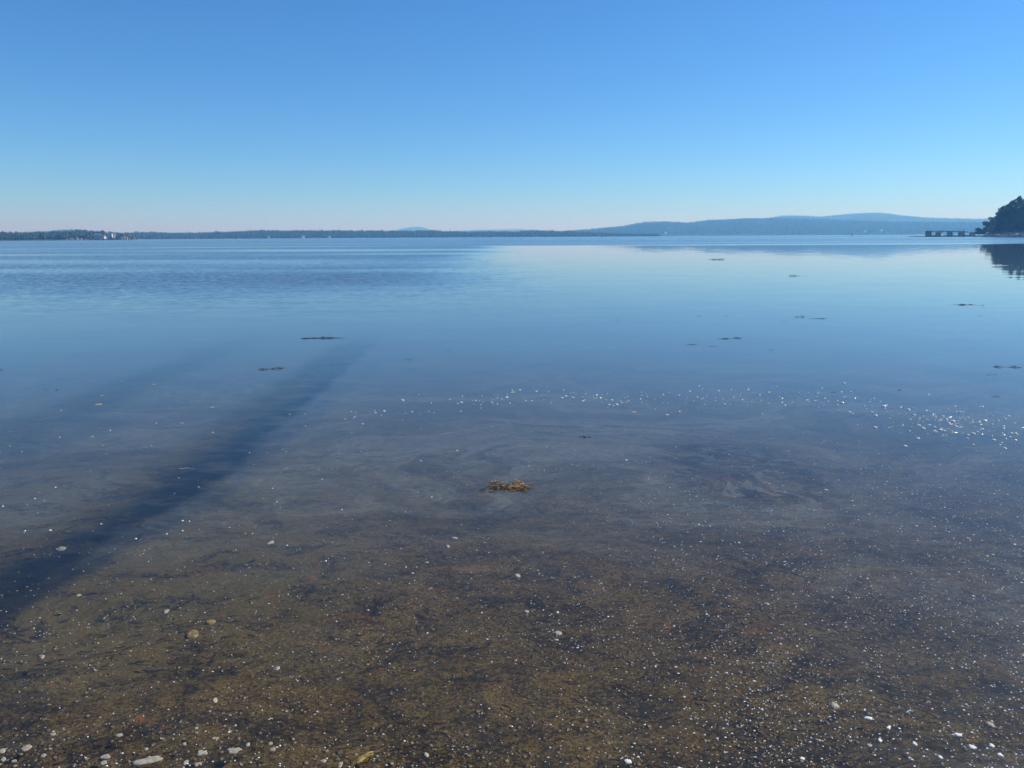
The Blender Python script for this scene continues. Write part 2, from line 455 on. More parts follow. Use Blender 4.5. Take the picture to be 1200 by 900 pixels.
def ridge(crest, x0, x1, Df, Dc, Db, tree, rows, gap, label, wlabel, bare=0.0, step=3.0, shore=None, seed=0, clearing=None):
    """a wooded rise: shore at Df, crest line at Dc, falling away to Db"""
    xs = np.arange(x0, x1 + .1, step)
    prof = [(-.02, None), (0, 0), (.06, .10), (.18, .22), (.4, .45), (.7, .78), (1.0, 1.0)]
    top = []
    for x in xs:
        p = at(x, interp_crest(crest, x), Dc)
        top.append(max(p.z - tree * .8, .6))
    def pt(x, s, hz):
        D = Df + (Dc - Df) * s if s <= 1 else Dc + (Db - Dc) * (s - 1)
        if shore: D += (1 - min(s, 1)) * shore(x)
        q = at(x, 300, D)
        return (q.x, q.y, hz)
    V = []; cols = len(xs)
    levels = [(-.03, -1), (0, .05), (.015, None), (.12, None), (.25, None), (.45, None), (.7, None), (.88, None), (1.0, None), (1.25, None), (1.6, None), (2.0, -1)]
    def hfun(s, h, x):
        if s <= 1: k = .10 + .90 * (s ** .9) if s > 0 else 0
        else: k = max(0, 1 - (s - 1) ** 1.5)
        wob = 1 + .10 * noise.noise(Vector((x * .03, s * 3, seed))) * math.sin(math.pi * min(s, 1))
        return h * k * wob
    for (s, fz) in levels:
        for x, h in zip(xs, top):
            z = -6.0 if fz == -1 else (fz if fz is not None else hfun(s, h, x))
            V.append(pt(x, s, z))
    a = (np.arange(len(levels) - 1)[:, None] * cols + np.arange(cols - 1)[None, :]).ravel()
    Fc = np.stack([a, a + 1, a + cols + 1, a + cols], 1)
    hill = mesh_np('hill', np.array(V), Fc, M['land'], smooth=True)
    tag(hill, label, kind='structure')
    P = []; H = []
    for r in range(rows):
        s = bare + (1.04 - bare) * (r / (rows - 1)) ** 1.15 if rows > 1 else 1
        D = Df + (Dc - Df) * s
        dpx = gap / D * F
        x = x0 + rnd.random() * dpx
        while x < x1:
            sj = s + rnd.uniform(-.5, .5) / rows * .9
            sj = min(max(sj, bare), 1.12)
            if clearing and clearing[0] < x < clearing[1] and sj < clearing[2] and rnd.random() < .8:
                x += dpx; continue
            h = float(np.interp(x, xs, top))
            q = pt(x, sj, hfun(sj, h, x) - tree * .12)
            P.append(q)
            H.append(tree * rnd.uniform(.6, 1.12) * (1.0 + .25 * (rnd.random() < .06)))
            x += dpx * rnd.uniform(.5, 1.5)
    P = np.array(P); H = np.array(H)
    V, Fc = crowns(P, H, H * rng.uniform(.45, .9, len(H)))
    tag(mesh_np('woodland', V, Fc, M['forest']), wlabel, kind='stuff')

RC = [(640, 271), (665, 269.7), (687, 268.2), (730, 264), (755, 259.2), (786, 258.9), (801, 260.3), (829, 257.2), (871, 254.9), (900, 253.6),
      (915, 251.9), (933, 251.9), (960, 253.2), (980, 252)]
far_crest = [(860, 258), (900, 254.5), (915, 251.9), (933, 251.9), (960, 253.2), (994, 249.6), (1018, 248.4), (1037, 249.2), (1053, 251.9), (1082, 254.5),
             (1120, 255.3), (1152, 255.9), (1250, 257), (1400, 262), (1600, 270)]
near_crest = [(640, 271.5), (665, 269.8), (687, 268.2), (730, 264), (755, 259.2), (786, 258.9), (801, 260.3), (829, 257.4), (871, 255.2), (900, 254.8),
              (940, 255.5), (980, 257.2), (1040, 258.8), (1100, 259.4), (1160, 259.8), (1300, 262), (1500, 268)]
mid_crest = [(-500, 274), (-100, 273.4), (150, 272.9), (174, 272.1), (200, 272.8), (240, 272.8), (270, 271.3), (300, 270.2), (342, 270), (426, 270.1), (465, 270.7), (500, 270.0),
             (512, 270.1), (525, 271.1), (600, 271.6), (625, 270.2), (650, 270.6), (700, 272.6), (740, 274.6), (775, 277.0)]
ridge(far_crest, 850, 1500, 4600, 6200, 7600, 10, 26, 11, 'high rounded hill far across the bay', 'woods covering the high far hill across the bay', step=5, seed=1)
ridge(near_crest, 630, 1500, 3200, 4100, 4700, 10, 26, 9, 'long wooded hillside across the bay to the right', 'woods covering the long hillside across the bay', step=4, seed=2)
ridge([(a, b_ - .8) for a, b_ in mid_crest], -420, 772, 2000, 2240, 2600, 7.5, 9, 3.6, 'low wooded shore stretching across the middle of the bay', 'woods along the low shore across the middle of the bay', step=4, seed=3)
ridge([(440, 275), (462, 270.3), (470, 267.8), (480, 265.9), (487, 265.2), (495, 265.2), (501, 267), (507, 269), (530, 275)], 440, 530, 8200, 8800, 9600, 8, 8, 16,
      'pale distant mountain above the low shore', 'woods on the pale distant mountain', step=3, seed=4)
ridge([(520, 275), (534, 270), (555, 268.8), (600, 268.2), (608, 268.1), (624, 268.5), (640, 269.5), (680, 272)], 520, 680, 7600, 8100, 8800, 8, 8, 14,
      'pale low ridge on the horizon behind the middle shore', 'woods on the pale low ridge', step=4, seed=5)
ridge([(-300, 270), (30, 271.5), (60, 269.9), (76, 268.3), (90, 268.1), (104, 268.9), (140, 272), (160, 275)], -300, 165, 3300, 3700, 4200, 8, 10, 7,
      'rounded blue hill behind the left headland', 'woods on the blue hill behind the left headland', step=5, seed=6)
ridge([(-400, 270), (0, 271.2), (20, 272.1), (40, 271.6), (56, 271.1), (86, 270.4), (100, 269.3), (114, 270.1), (130, 270.7), (140, 272.3), (152, 274.2), (159, 276), (162, 279.2)],
      -400, 162, 1180, 1290, 1420, 7, 7, 3.2, 'left headland with rocky edge and pines', 'woods covering the left headland', bare=.12, step=3, seed=7, clearing=(110, 139, .62))

def rock_strip(name, label, x0, x1, D, h, w_, mat, n, y_ref=300, kind=None, cat=None, group=None):
    """a chain of low boulders along a waterline"""
    mb = MB()
    for k in range(n):
        x = x0 + (x1 - x0) * (k + rnd.random()) / n
        q = at(x, y_ref, D + rnd.uniform(-w_, w_))
        env = math.sin(math.pi * min(max((x - x0) / (x1 - x0), .02), .98)) ** .4
        hh = h * env * rnd.uniform(.4, 1.15); ww = (x1 - x0) * D / F / n * rnd.uniform(.8, 1.9)
        m = 7; ring0 = []; ring1 = []
        for i in range(m):
            a = 2 * math.pi * i / m
            rr = rnd.uniform(.75, 1.2)
            ring0.append((q.x + math.cos(a) * ww * .75 * rr, q.y + math.sin(a) * ww * .6 * rr, -.8))
            rr *= rnd.uniform(.5, .85)
            ring1.append((q.x + math.cos(a) * ww * .75 * rr, q.y + math.sin(a) * ww * .6 * rr, hh * rnd.uniform(.7, 1.0)))
        fs = [(i, (i + 1) % m, (i + 1) % m + m, i + m) for i in range(m)] + [tuple(range(m, 2 * m))]
        mb.add(ring0 + ring1, fs)
    o = mb.build(name, mat)
    return tag(o, label, cat, group, kind)
rock_strip('rocky_ledge', 'long pinkish ledge at the foot of the left headland', 74, 104, 1168, 3.4, 5, M['ledge'], 16, cat='rock ledge', group='ledges on the left headland')
rock_strip('rocky_ledge', 'pale rock ledge at the very tip of the left headland', 141, 163, 1168, 6.0, 6, M['ledge'], 12, cat='rock ledge', group='ledges on the left headland')
rock_strip('rocky_ledge', 'low brown ledge below the white houses', 104, 143, 1174, 1.6, 4, M['ledge_dark'], 18, cat='rock ledge', group='ledges on the left headland')
rock_strip('rocky_ledge', 'thin dark ledge along the wooded left edge', -60, 74, 1174, 1.3, 4, M['ledge_dark'], 50, cat='rock ledge', group='ledges on the left headland')

def house(px, py, D, Wd, Dp, Hh, rz, label, big=True, group=None, floor=None):
    p = at(px, py, D)
    z0 = p.z if floor is None else floor
    t = tag(empty('white_house', (p.x, p.y, z0), rz), label, 'house', group)
    m = MB(); m.box((0, 0, Hh / 2 - 2), (Wd, Dp, Hh + 4)); m.build('wall', M['white'], t)
    m = MB(); e = .5; rh = Hh * .5
    hw, hd = Wd / 2 + e, Dp / 2 + e
    m.add([(-hw, -hd, Hh), (hw, -hd, Hh), (hw, hd, Hh), (-hw, hd, Hh), (-hw, 0, Hh + rh), (hw, 0, Hh + rh)],
          [(0, 1, 5, 4), (2, 3, 4, 5), (1, 2, 5), (3, 0, 4), (3, 2, 1, 0)])
    rf = m.build('roof', M['roof'], t)
    if big:
        m = MB(); m.box((Wd * .25, .4, Hh + rh), (.9, .9, 2)); m.build('chimney', M['granite'], rf)
        for k in range(3):
            m = MB(); m.box((-Wd * .3 + k * Wd * .3, -Dp / 2 - .03, Hh * .55), (1.3, .12, 1.7)); m.build('window', M['glass'], t)
    return t
house(115, 278.2, 1205, 8, 6, 3.4, .15, 'left white house among trees on the left headland', group='houses on the headland')
house(120.8, 278.8, 1190, 6, 5, 2.6, -.1, 'small low white house in the middle of the headland houses', group='houses on the headland')
house(128, 276.0, 1225, 9, 6, 2.6, .1, 'largest white house, highest on the left headland', group='houses on the headland')
house(134, 276.3, 1228, 5, 4, 1.9, -.3, 'small white outbuilding right of the largest headland house', group='houses on the headland')
for (px, py, D, s, lab) in [(315, 277.8, 1985, 5, 'tiny pale house on the middle shore, leftmost of the three there'),
                            (355, 277.4, 1985, 6, 'tiny pale house on the middle shore, between two others'),
                            (386, 277.6, 1985, 5.5, 'tiny pale house at the water, rightmost on the middle shore'),
                            (780, 273.0, 3170, 9, 'tiny pale house low on the hillside below the first hump'),
                            (1033, 270.2, 3180, 9, 'tiny white house low on the long hillside beyond the channel marker'),
                            (1014, 271.0, 3180, 7, 'tiny white cottage just left of the white hillside house')]:
    house(px, py, D, s, s * .7, s * .4, rnd.uniform(-.4, .4), lab, big=False, group='houses along the far shore', floor=max(at(px, py, D).z, .6))

# mast on the ridge
p = at(375, 270.3, 2240)
t = tag(empty('radio_mast', (p.x, p.y, p.z)), 'thin mast rising above the woods on the middle shore', 'mast')
m = MB(); m.tube([(0, 0, -8), (0, 0, 8.5)], [.5, .3], 6); m.build('pole', M['timber'], t)
m = MB(); m.box((0, 0, 6.5), (2.2, .3, .3)); m.build('crossarm', M['timber'], t)

# channel marker
p = ground(996.5, 276.6)
p = at(996.5, 300, 900); 
t = tag(empty('channel_marker', (p.x, p.y, 0)), 'small dark channel marker standing in the bay before the far hill', 'marker')
m = MB(); m.tube([(0, 0, -1), (0, 0, .3), (0, 0, .9)], [.9, .9, .6], 8); m.build('float', M['buoy'], t)
m = MB(); m.tube([(0, 0, .85), (0, 0, 3.4)], [.28, .2], 6); m.build('pole', M['buoy'], t)
m = MB(); m.box((0, 0, 2.9), (.9, .5, .9)); m.build('daymark', M['buoy'], t)

# ------------------------------------------------------------------ right point
PD = 600.0
def point_land():
    xs = np.arange(1060, 1420, 2.5); V = []
    prof = [(-10, -6), (-5, -.6), (0, .5), (4, 1.2), (10, 2.6), (22, 5), (42, 8), (70, 6), (100, -6)]
    cols = len(xs)
    for (dd, hz) in prof:
        for x in xs:
            k = min(max((x - 1062) / 105, 0), 1)
            h = hz
            if hz > 0:
                low = .35 + .9 * min(max((x - 1120) / 45, 0), 1)
                grow = min(max((x - 1150) / 25, 0), 1)
                h = min(hz, low) + max(hz - low, 0) * grow
                h *= 1 + .35 * noise.noise(Vector((x * .15, dd * .1, 2)))
            w_ = .25 + .75 * k
            q = at(x, 300, PD + dd * w_)
            V.append((q.x, q.y, h))
    a = (np.arange(len(prof) - 1)[:, None] * cols + np.arange(cols - 1)[None, :]).ravel()
    Fc = np.stack([a, a + 1, a + cols + 1, a + cols], 1)
    tag(mesh_np('headland', np.array(V), Fc, M['ledge'], smooth=False), 'low rocky point running out from the right edge', kind='structure')
point_land()
rock_strip('rocky_ledge', 'row of dark weedy boulders at the waterline of the right point', 1064, 1150, 594, .75, 2, M['ledge_dark'], 44, cat='rock ledge', group='rocks of the right point')
rock_strip('rocky_ledge', 'pinkish rock shelf under the tall trees of the right point', 1138, 1300, 596, 2.0, 3, M['ledge'], 60, cat='rock ledge', group='rocks of the right point')
rock_strip('rocky_ledge', 'narrow black reef lying just off the tall trees', 1163, 1290, 520, .16, 2, M['ledge_dark'], 50, cat='rock ledge', group='rocks of the right point')

def old_pier():
    Dp = 598
    c = at(1110, 300, Dp)
    t = tag(empty('ruined_pier', (c.x, c.y, 0)), 'dark ruined pier of stone cribs at the low end of the right point', 'pier')
    def L(px, dz=0, dd=0):
        q = at(px, 300, Dp + dd); return Vector((q.x - c.x, q.y - c.y, dz))
    rz = -math.atan2(c.x, c.y)
    for k, (px, w_, h) in enumerate([(1085.5, 3.6, 3.9), (1097, 3.3, 3.0), (1110.5, 3.4, 3.3), (1124, 3.9, 3.0), (1136.5, 3.4, 2.7)]):
        m = MB()
        n = 6
        for i in range(n):
            m.box(L(px, h * (i + .5) / n) + Vector((rnd.uniform(-.12, .12), 0, 0)), (w_ * (1.12 - .04 * i) + rnd.uniform(-.15, .15), 3.4, h / n - .05), rz, .05)
        m.box(L(px, -.5), (w_ + .8, 4.2, 1.3), rz, .1)
        m.build('stone_crib', M['granite'], t)
    for (xa, xb, z) in [(1087, 1098, 3.5), (1098, 1111, 3.42), (1111, 1125, 3.36), (1125, 1131, 3.1)]:
        m = MB()
        for dd in (-1.1, 1.1):
            m.tube([L(xa, z, dd), L((xa + xb) / 2, z - .08, dd), L(xb, z - .05, dd)], .22, 6)
        m.build('stringer', M['timber'], t)
        m = MB()
        a, b_ = L(xa, z + .3), L(xb, z + .25)
        for i in range(14):
            q = a.lerp(b_, (i + .5) / 14); m.box(q, (abs(b_.x - a.x) / 15, 3.0, .14), rz + rnd.uniform(-.04, .04))
        tag(m.build('deck_planks', M['timber'], t), kind='stuff')
    for k, px in enumerate((1092, 1099.5, 1105, 1116, 1119, 1130)):
        m = MB(); s = rnd.uniform(.5, .95)
        m.box(L(px, s * .4, -1), (2.6 * s, 2.2, s * 1.6), rz, .3); m.build('fallen_stone', M['granite'], t)
    for px in (1083.5, 1087.5, 1101, 1126):
        m = MB(); m.tube([L(px, 2.5, -1.5), L(px, 4.5 + rnd.uniform(-.2, .3), -1.5)], .2, 6); m.build('post', M['timber'], t)
old_pier()

# trees on the right point
def leaf_cloud(center, rad, n, size):
    """n small leaf faces in an ellipsoid shell"""
    d = rng.normal(size=(n, 3)); d /= np.linalg.norm(d, axis=1)[:, None]
    r = rng.uniform(.55, 1.05, n) ** .6
    c = np.asarray(center) + d * np.asarray(rad) * r[:, None]
    u = rng.normal(size=(n, 3)); u /= np.linalg.norm(u, axis=1)[:, None]
    v = np.cross(u, rng.normal(size=(n, 3))); v /= np.linalg.norm(v, axis=1)[:, None]
    s = size * rng.uniform(.6, 1.3, n)[:, None]
    return np.stack([c - u * s, c + v * s * .6, c + u * s, c - v * s * .6], 1).reshape(-1, 3)

def tree(px, D, H, Wd, kind, label, base_z, group='trees on the right point'):
    q = at(px, 300, D)
    t = tag(empty('pine_tree' if kind != 'birch' else 'birch_tree', (q.x, q.y, base_z), rnd.uniform(0, 6)), label, 'tree', group)
    lean = Vector((rnd.uniform(-.03, .03), rnd.uniform(-.03, .03), 1)) * H
    m = MB(); m.tube([(0, 0, -1.5), lean * .3, lean * .65, lean * .97], [H * .022, H * .018, H * .011, .05], 7); m.build('trunk', M['bark'], t)
    pts = []; lm = MB()
    if kind == 'pine':
        nl = 64
        for k in range(nl):
            s = .10 + .88 * (k / nl) ** .9
            a = rnd.uniform(0, 6.28)
            env = Wd / 2 * (min((1 - s) * 2.3, 1) ** .65 * .85 + .12) * rnd.choice((.45, .75, .95, 1.0, 1.25)) * rnd.uniform(.9, 1.1)
            c = lean * s + Vector((math.cos(a) * env * .75, math.sin(a) * env * .75, rnd.uniform(-.2, .5)))
            if k % 2 == 0: lm.tube([lean * s * .98, c], [.14, .05], 4)
            pts.append(leaf_cloud(c, (env * .38 + .45, env * .38 + .45, .45 + H * .016), 70, .40))
        pts.append(leaf_cloud(lean * .985, (.45, .45, 1.0), 70, .3))
    else:
        for k in range(26):
            a = rnd.uniform(0, 6.28); s = rnd.uniform(.12, .97)
            env = Wd / 2 * math.sin(math.pi * min(s * .85 + .12, 1)) ** .6 * rnd.uniform(.4, 1.0)
            c = lean * s + Vector((math.cos(a) * env * .8, math.sin(a) * env * .8, 0))
            lm.tube([lean * s * .7, c], [.13, .04], 4)
            pts.append(leaf_cloud(c, (Wd * .17, Wd * .17, H * .07), 90, .36))
    lm.build('limbs', M['bark'], t)
    V = np.concatenate(pts)
    mesh_np('crown', V, np.arange(len(V)).reshape(-1, 4), M['crown_pale' if kind == 'birch' else 'crown'], t)

T = [(1143.5, 606, 5.0, 5.0, 'birch', 'low round bush at the tip of the right point beside the pier', 1.2),
     (1148.0, 612, 4.0, 5.0, 'birch', 'second low bush between the round bush and the pale tree', 1.3),
     (1155.0, 612, 12.6, 9.0, 'birch', 'pale loose tree standing apart left of the tall dark trees', 1.5),
     (1161.5, 618, 7.0, 6.0, 'birch', 'short pale tree filling the gap before the tall dark trees', 1.8),
     (1166.0, 622, 15.0, 9.0, 'pine', 'dark pine at the left foot of the tall grove, lowest of its row', 3.0),
     (1170.5, 630, 20.0, 9.5, 'pine', 'dark pine forming the first step of the tall grove', 4.0),
     (1176.0, 634, 21.5, 10., 'pine', 'dark pine with a broken rounded top in the tall grove', 5.5),
     (1181.0, 636, 23.5, 10., 'pine', 'tall dark pine second left of the frame edge peak', 6.5),
     (1188.5, 640, 25.3, 10., 'pine', 'tall dark pine with a double tip beside the highest one', 7.5),
     (1196.5, 640, 26.8, 9.5, 'pine', 'highest dark pine near the right edge of the picture', 7.5),
     (1203.0, 634, 23.0, 10., 'pine', 'dark pine cut by the right edge of the picture', 7.0),
     (1172.0, 612, 9.5, 8.5, 'pine', 'short dark pine at the shore under the first tall pines', 2.5),
     (1180.0, 614, 11.0, 9.0, 'pine', 'short dark pine at the shore below the rounded top', 2.5),
     (1189.0, 614, 12.0, 9.0, 'pine', 'short dark pine at the shore below the double tip', 2.8),
     (1197.5, 613, 11.0, 9.0, 'pine', 'short dark pine at the shore below the highest pine', 2.8),
     (1184.5, 624, 16.5, 9.5, 'pine', 'middle dark pine between the shore pines and the tall row', 5.0),
     (1193.0, 624, 18.0, 9.5, 'pine', 'middle dark pine in front of the highest pine', 5.0),
     (1174.0, 622, 15.5, 9.0, 'pine', 'middle dark pine behind the leftmost shore pine', 4.0),
     (1207.0, 618, 16.0, 9.5, 'pine', 'dark pine low at the right edge of the picture', 4.0)]
TOPS = [267.5, 269, 255, 260, 251.5, 244.5, 241.5, 237.5, 233, 231, 232.5, 258, 257, 256, 257, 246, 243, 250, 243]
for (px, D, H, Wd, kd, lab, bz), yt in zip(T, TOPS):
    H = at(px, yt - (4.0 if kd == 'pine' else 1.0), D).z - bz - (.9 if kd == 'pine' else .6)
    tree(px, D, H, Wd * (.84 if kd == 'pine' else 1.0), kd, lab, bz)
for k in range(9):
    tree(1215 + k * 9, 628 + rnd.uniform(-8, 8), rnd.uniform(19, 26), 10, 'pine', 'dark pine beyond the right edge of the picture', 6.0) if False else None

# ------------------------------------------------------------------ floating weed
def frond_pts(L, curl, seg=6):
    a = rnd.uniform(0, 6.28); p = Vector((0, 0, 0)); out = [p.copy()]
    for i in range(seg):
        a += rnd.uniform(-curl, curl)
        p = p + Vector((math.cos(a), math.sin(a), rnd.uniform(-.12, .22))) * L / seg
        p.z = max(p.z, -.004)
        out.append(p.copy())
    return out

def ribbon(m, pts, wd, tilt):
    vs = []; fs = []
    for i, p in enumerate(pts):
        q = pts[min(i + 1, len(pts) - 1)] - pts[max(i - 1, 0)]
        s = Vector((-q.y, q.x, 0)); s = s.normalized() if s.length > 1e-6 else Vector((1, 0, 0))
        wi = wd * (1 - .55 * i / (len(pts) - 1))
        up = Vector((0, 0, tilt * wi))
        vs += [p - s * wi - up, p + Vector((0, 0, wi * .35)), p + s * wi + up]
    for i in range(len(pts) - 1):
        a = i * 3
        fs += [(a, a + 1, a + 4, a + 3), (a + 1, a + 2, a + 5, a + 4)]
    m.add(vs, fs)

def bladder(m, p, r):
    vs = []; n = 6
    for k, (zz, rr) in enumerate(((-.8, .55), (0, 1), (.8, .55))):
        for i in range(n):
            a = 2 * math.pi * i / n; vs.append((p.x + math.cos(a) * r * rr, p.y + math.sin(a) * r * rr, p.z + zz * r))
    fs = [(k * n + i, k * n + (i + 1) % n, (k + 1) * n + (i + 1) % n, (k + 1) * n + i) for k in range(2) for i in range(n)]
    fs += [tuple(range(2 * n, 3 * n))]
    m.add(vs, fs)

def rockweed():
    c = ground(597, 571)
    px = c.y / F
    t = tag(empty('rockweed_clump', c), 'golden brown rockweed clump afloat in the middle foreground', 'seaweed', 'weed afloat on the bay')
    blobs = [(-19, -2.8, 8, 6), (-10, 1.5, 10, 5), (2, .8, 12, 4.5), (12, -1.2, 12, 7.5), (19, .5, 7, 4.5)]
    for bi, (bx, by, rx, ry) in enumerate(blobs):
        for k in range(13):
            m = MB()
            o = Vector((bx * px + rnd.gauss(0, .45) * rx * px, -by * px * 3 + rnd.gauss(0, .5) * ry * px * 2.2, rnd.random() * .012))
            base = [o + q * 1.0 for q in frond_pts(rnd.uniform(.04, .085), .9)]
            ribbon(m, base, rnd.uniform(.0022, .0042), rnd.uniform(-.7, .7))
            for j in (2, 3, 4):
                br = [base[j] + q for q in frond_pts(rnd.uniform(.02, .04), .8, 4)]
                ribbon(m, br, rnd.uniform(.0018, .0035), rnd.uniform(-.7, .7))
                if rnd.random() < .8: bladder(m, br[-1] + Vector((0, 0, .002)), rnd.uniform(.0028, .005))
            if rnd.random() < .9: bladder(m, base[-1], rnd.uniform(.003, .0055))
            m.build('frond', M['weed_gold'] if rnd.random() < .48 else M['weed_brown'], t)
    for k in range(16):
        m = MB(); o = Vector((rnd.uniform(-.2, .15), rnd.uniform(-.16, .08), -.006))
        if k < 7: o = Vector((rnd.uniform(-.22, -.12), rnd.uniform(-.12, -.02), .002))
        ribbon(m, [o + q for q in frond_pts(.07, .6)], .003, .3)
        m.build('frond', M['weed_dark'], t)
rockweed()

def weed(px, py, wpx, label, mat='weed_dark', dens=1.0, hz=.012, dp=.35, name='floating_seaweed', group='weed afloat on the bay', slant=0.0):
    c = ground(px, py); D = c.y; pxm = D / F
    Wd = wpx * pxm
    m = MB()
    n = int(max(8, 34 * dens * min(wpx / 14, 2.2)))
    th = max(.0035, .32 * pxm)
    knots = [(rnd.uniform(-.42, .42), rnd.uniform(.35, 1.0)) for q in range(4)]
    # the thin stem that holds the raft together, just awash
    ribbon(m, [Vector((q * Wd, slant * q * Wd + noise.noise(Vector((q * 6, px, py))) * Wd * dp * .25, -.001)) for q in [i / 10 - .5 for i in range(11)]], th * .45, 0)
    for k in range(n):
        if k % 3 == 0: u = rnd.uniform(-.5, .5)
        else:
            u = knots[k % len(knots)][0] + rnd.gauss(0, .045)
        env = .15 + sum(a_ * math.exp(-((u - q) / .07) ** 2) for q, a_ in knots)
        o = Vector((u * Wd, rnd.gauss(0, .5) * Wd * dp * env + slant * u * Wd, min(rnd.uniform(-.2, .75), 1) * hz * env))
        L = Wd * rnd.uniform(.07, .22)
        ang = rnd.gauss(0, .5)
        pts = [o]
        for s in range(4):
            ang += rnd.gauss(0, .4)
            pts.append(pts[-1] + Vector((math.cos(ang), math.sin(ang), rnd.uniform(-.03, .06))) * L / 4)
        for q in pts: q.z = max(q.z, -.003)
        ribbon(m, pts, th * rnd.uniform(.5, 1.1), rnd.uniform(-.3, .3))
        if rnd.random() < .4: bladder(m, pts[-1] + Vector((0, 0, th * .5)), th * rnd.uniform(.6, 1.0))
    return tag(m.build(name, M[mat], loc=c), label, 'seaweed', group)

weed(376, 396.4, 48, 'long thin dark weed raft, farther of the two left rafts', dens=1.4, hz=.03, dp=.12, slant=.12)
weed(317, 432.5, 29, 'short reddish brown weed raft, nearer of the two left rafts', 'weed_red', 1.3, .05, .16, slant=.35)
weed(477, 421.5, 12, 'tiny black sliver of weed alone right of the left rafts', dens=.7, hz=.015, dp=.1)
weed(525.5, 410.5, 3.5, 'single dark dot of weed left of centre on smooth water', dens=.4, hz=.03, dp=.5)
weed(388, 427.5, 3.5, 'single dark dot of weed between the two left rafts', dens=.4, hz=.02, dp=.5)
weed(839, 304.3, 19, 'dark flat raft of weed farthest out on the bay', dens=1.2, hz=.10, dp=.25)
weed(930, 323.4, 14, 'dark weed raft second farthest, in front of the far hill', dens=1.1, hz=.07, dp=.25)
weed(944, 323.8, 4, 'tiny weed scrap just right of the second farthest raft', dens=.4, hz=.02, dp=.2)
weed(935, 371.6, 13, 'greenish weed clump right of centre with a thin tail beside it', 'weed_green', 1.3, .05, .2)
weed(957, 373.6, 20, 'thin broken line of weed right of the greenish clump', dens=.6, hz=.01, dp=.08)
weed(921, 377.0, 7, 'small loose weed scrap just below the greenish clump', dens=.5, hz=.02, dp=.5)
weed(818, 370.5, 5, 'tiny dark weed scrap left of the greenish clump', dens=.5, hz=.02, dp=.3)
weed(850, 370.3, 6, 'faint thin weed scrap halfway to the greenish clump', dens=.3, hz=.01, dp=.2)
weed(853, 396.8, 30, 'thin wavering line of weed below the greenish clump', dens=.8, hz=.012, dp=.12, slant=.35)
weed(811, 403.8, 14, 'short flat weed line left of the wavering one', dens=.7, hz=.012, dp=.2)
weed(836, 406.0, 9, 'short faint weed line just under the wavering one', dens=.5, hz=.01, dp=.15)
weed(902, 410.0, 5, 'small round dark weed tuft under the greenish clump', dens=.6, hz=.02, dp=.5)
weed(1124, 357.3, 28, 'long thin dark weed line toward the right edge', dens=.9, hz=.02, dp=.1)
weed(1148, 358.0, 10, 'faint short tail right of the long weed line', dens=.4, hz=.01, dp=.1)
weed(1150, 370.3, 8, 'short dark weed line under the long right one', dens=.5, hz=.012, dp=.15)
weed(1178, 430.3, 28, 'brownish weed raft near the right edge', 'weed_red', 1.1, .022, .16, slant=-.2)
weed(1161, 439.5, 14, 'faint weed line left below the brownish right raft', dens=.4, hz=.008, dp=.15)
weed(1165, 465.0, 11, 'small faint weed scrap below the brownish right raft', dens=.5, hz=.01, dp=.3)
weed(1054, 457.3, 9, 'pair of dark weed dots above the right glitter band', dens=.5, hz=.02, dp=.2)
weed(978, 460.0, 7, 'little brown weed dots above the middle of the glitter band', 'weed_red', .5, .015, .3)
weed(684, 512.5, 13, 'dark feathery weed wisp above right of the golden clump', dens=.8, hz=.012, dp=.25, slant=-.25)
weed(2, 433.5, 9, 'dark weed raft cut by the left edge', dens=.8, hz=.015, dp=.15)
weed(54, 457.0, 8, 'faint left half of the split weed line near the left edge', dens=.5, hz=.008, dp=.1)
weed(69, 456.7, 9, 'darker right half of the split weed line near the left edge', dens=.7, hz=.01, dp=.1)
weed(724, 375.3, 7, 'thin dark weed scrap near the middle of the smooth bay', dens=.5, hz=.012, dp=.15)

# ------------------------------------------------------------------ foam patches and shells
def blob(px, py, wpx, hpx, z=.0015, th=.003, irr=.3, seed=0, ang=0.0, bend=0.0):
    """thin irregular cake whose outline has its own bulges"""
    c = ground(px, py)
    c.z = z
    pxm = c.y / F
    cu = (ground(px, py + .5) - ground(px, py - .5)).length
    a_, b_ = wpx * pxm / 2, hpx * cu / 2
    n = 22; vs = []
    for ring, (s, zz) in enumerate(((1.0, -th * .3), (.97, th * .5), (.75, th), (.35, th * 1.05))):
        for i in range(n):
            q = 2 * math.pi * i / n
            r = 1 + irr * noise.noise(Vector((math.cos(q) * 1.4, math.sin(q) * 1.4, seed * 3.7))) * 1.6 + irr * .5 * noise.noise(Vector((math.cos(q) * 4, math.sin(q) * 4, seed)))
            X_ = math.cos(q) * a_ * r * s; Y_ = math.sin(q) * b_ * r * s + bend * (X_ / a_) ** 2 * b_
            vs.append((X_ * math.cos(ang) - Y_ * math.sin(ang), X_ * math.sin(ang) + Y_ * math.cos(ang), zz + th * .3 * noise.noise(Vector((X_ * 300, Y_ * 300, seed)))))
    fs = [(k * n + i, k * n + (i + 1) % n, (k + 1) * n + (i + 1) % n, (k + 1) * n + i) for k in range(3) for i in range(n)]
    fs.append(tuple(range(3 * n, 4 * n)))
    m = MB(); m.add(vs, fs)
    return m, c

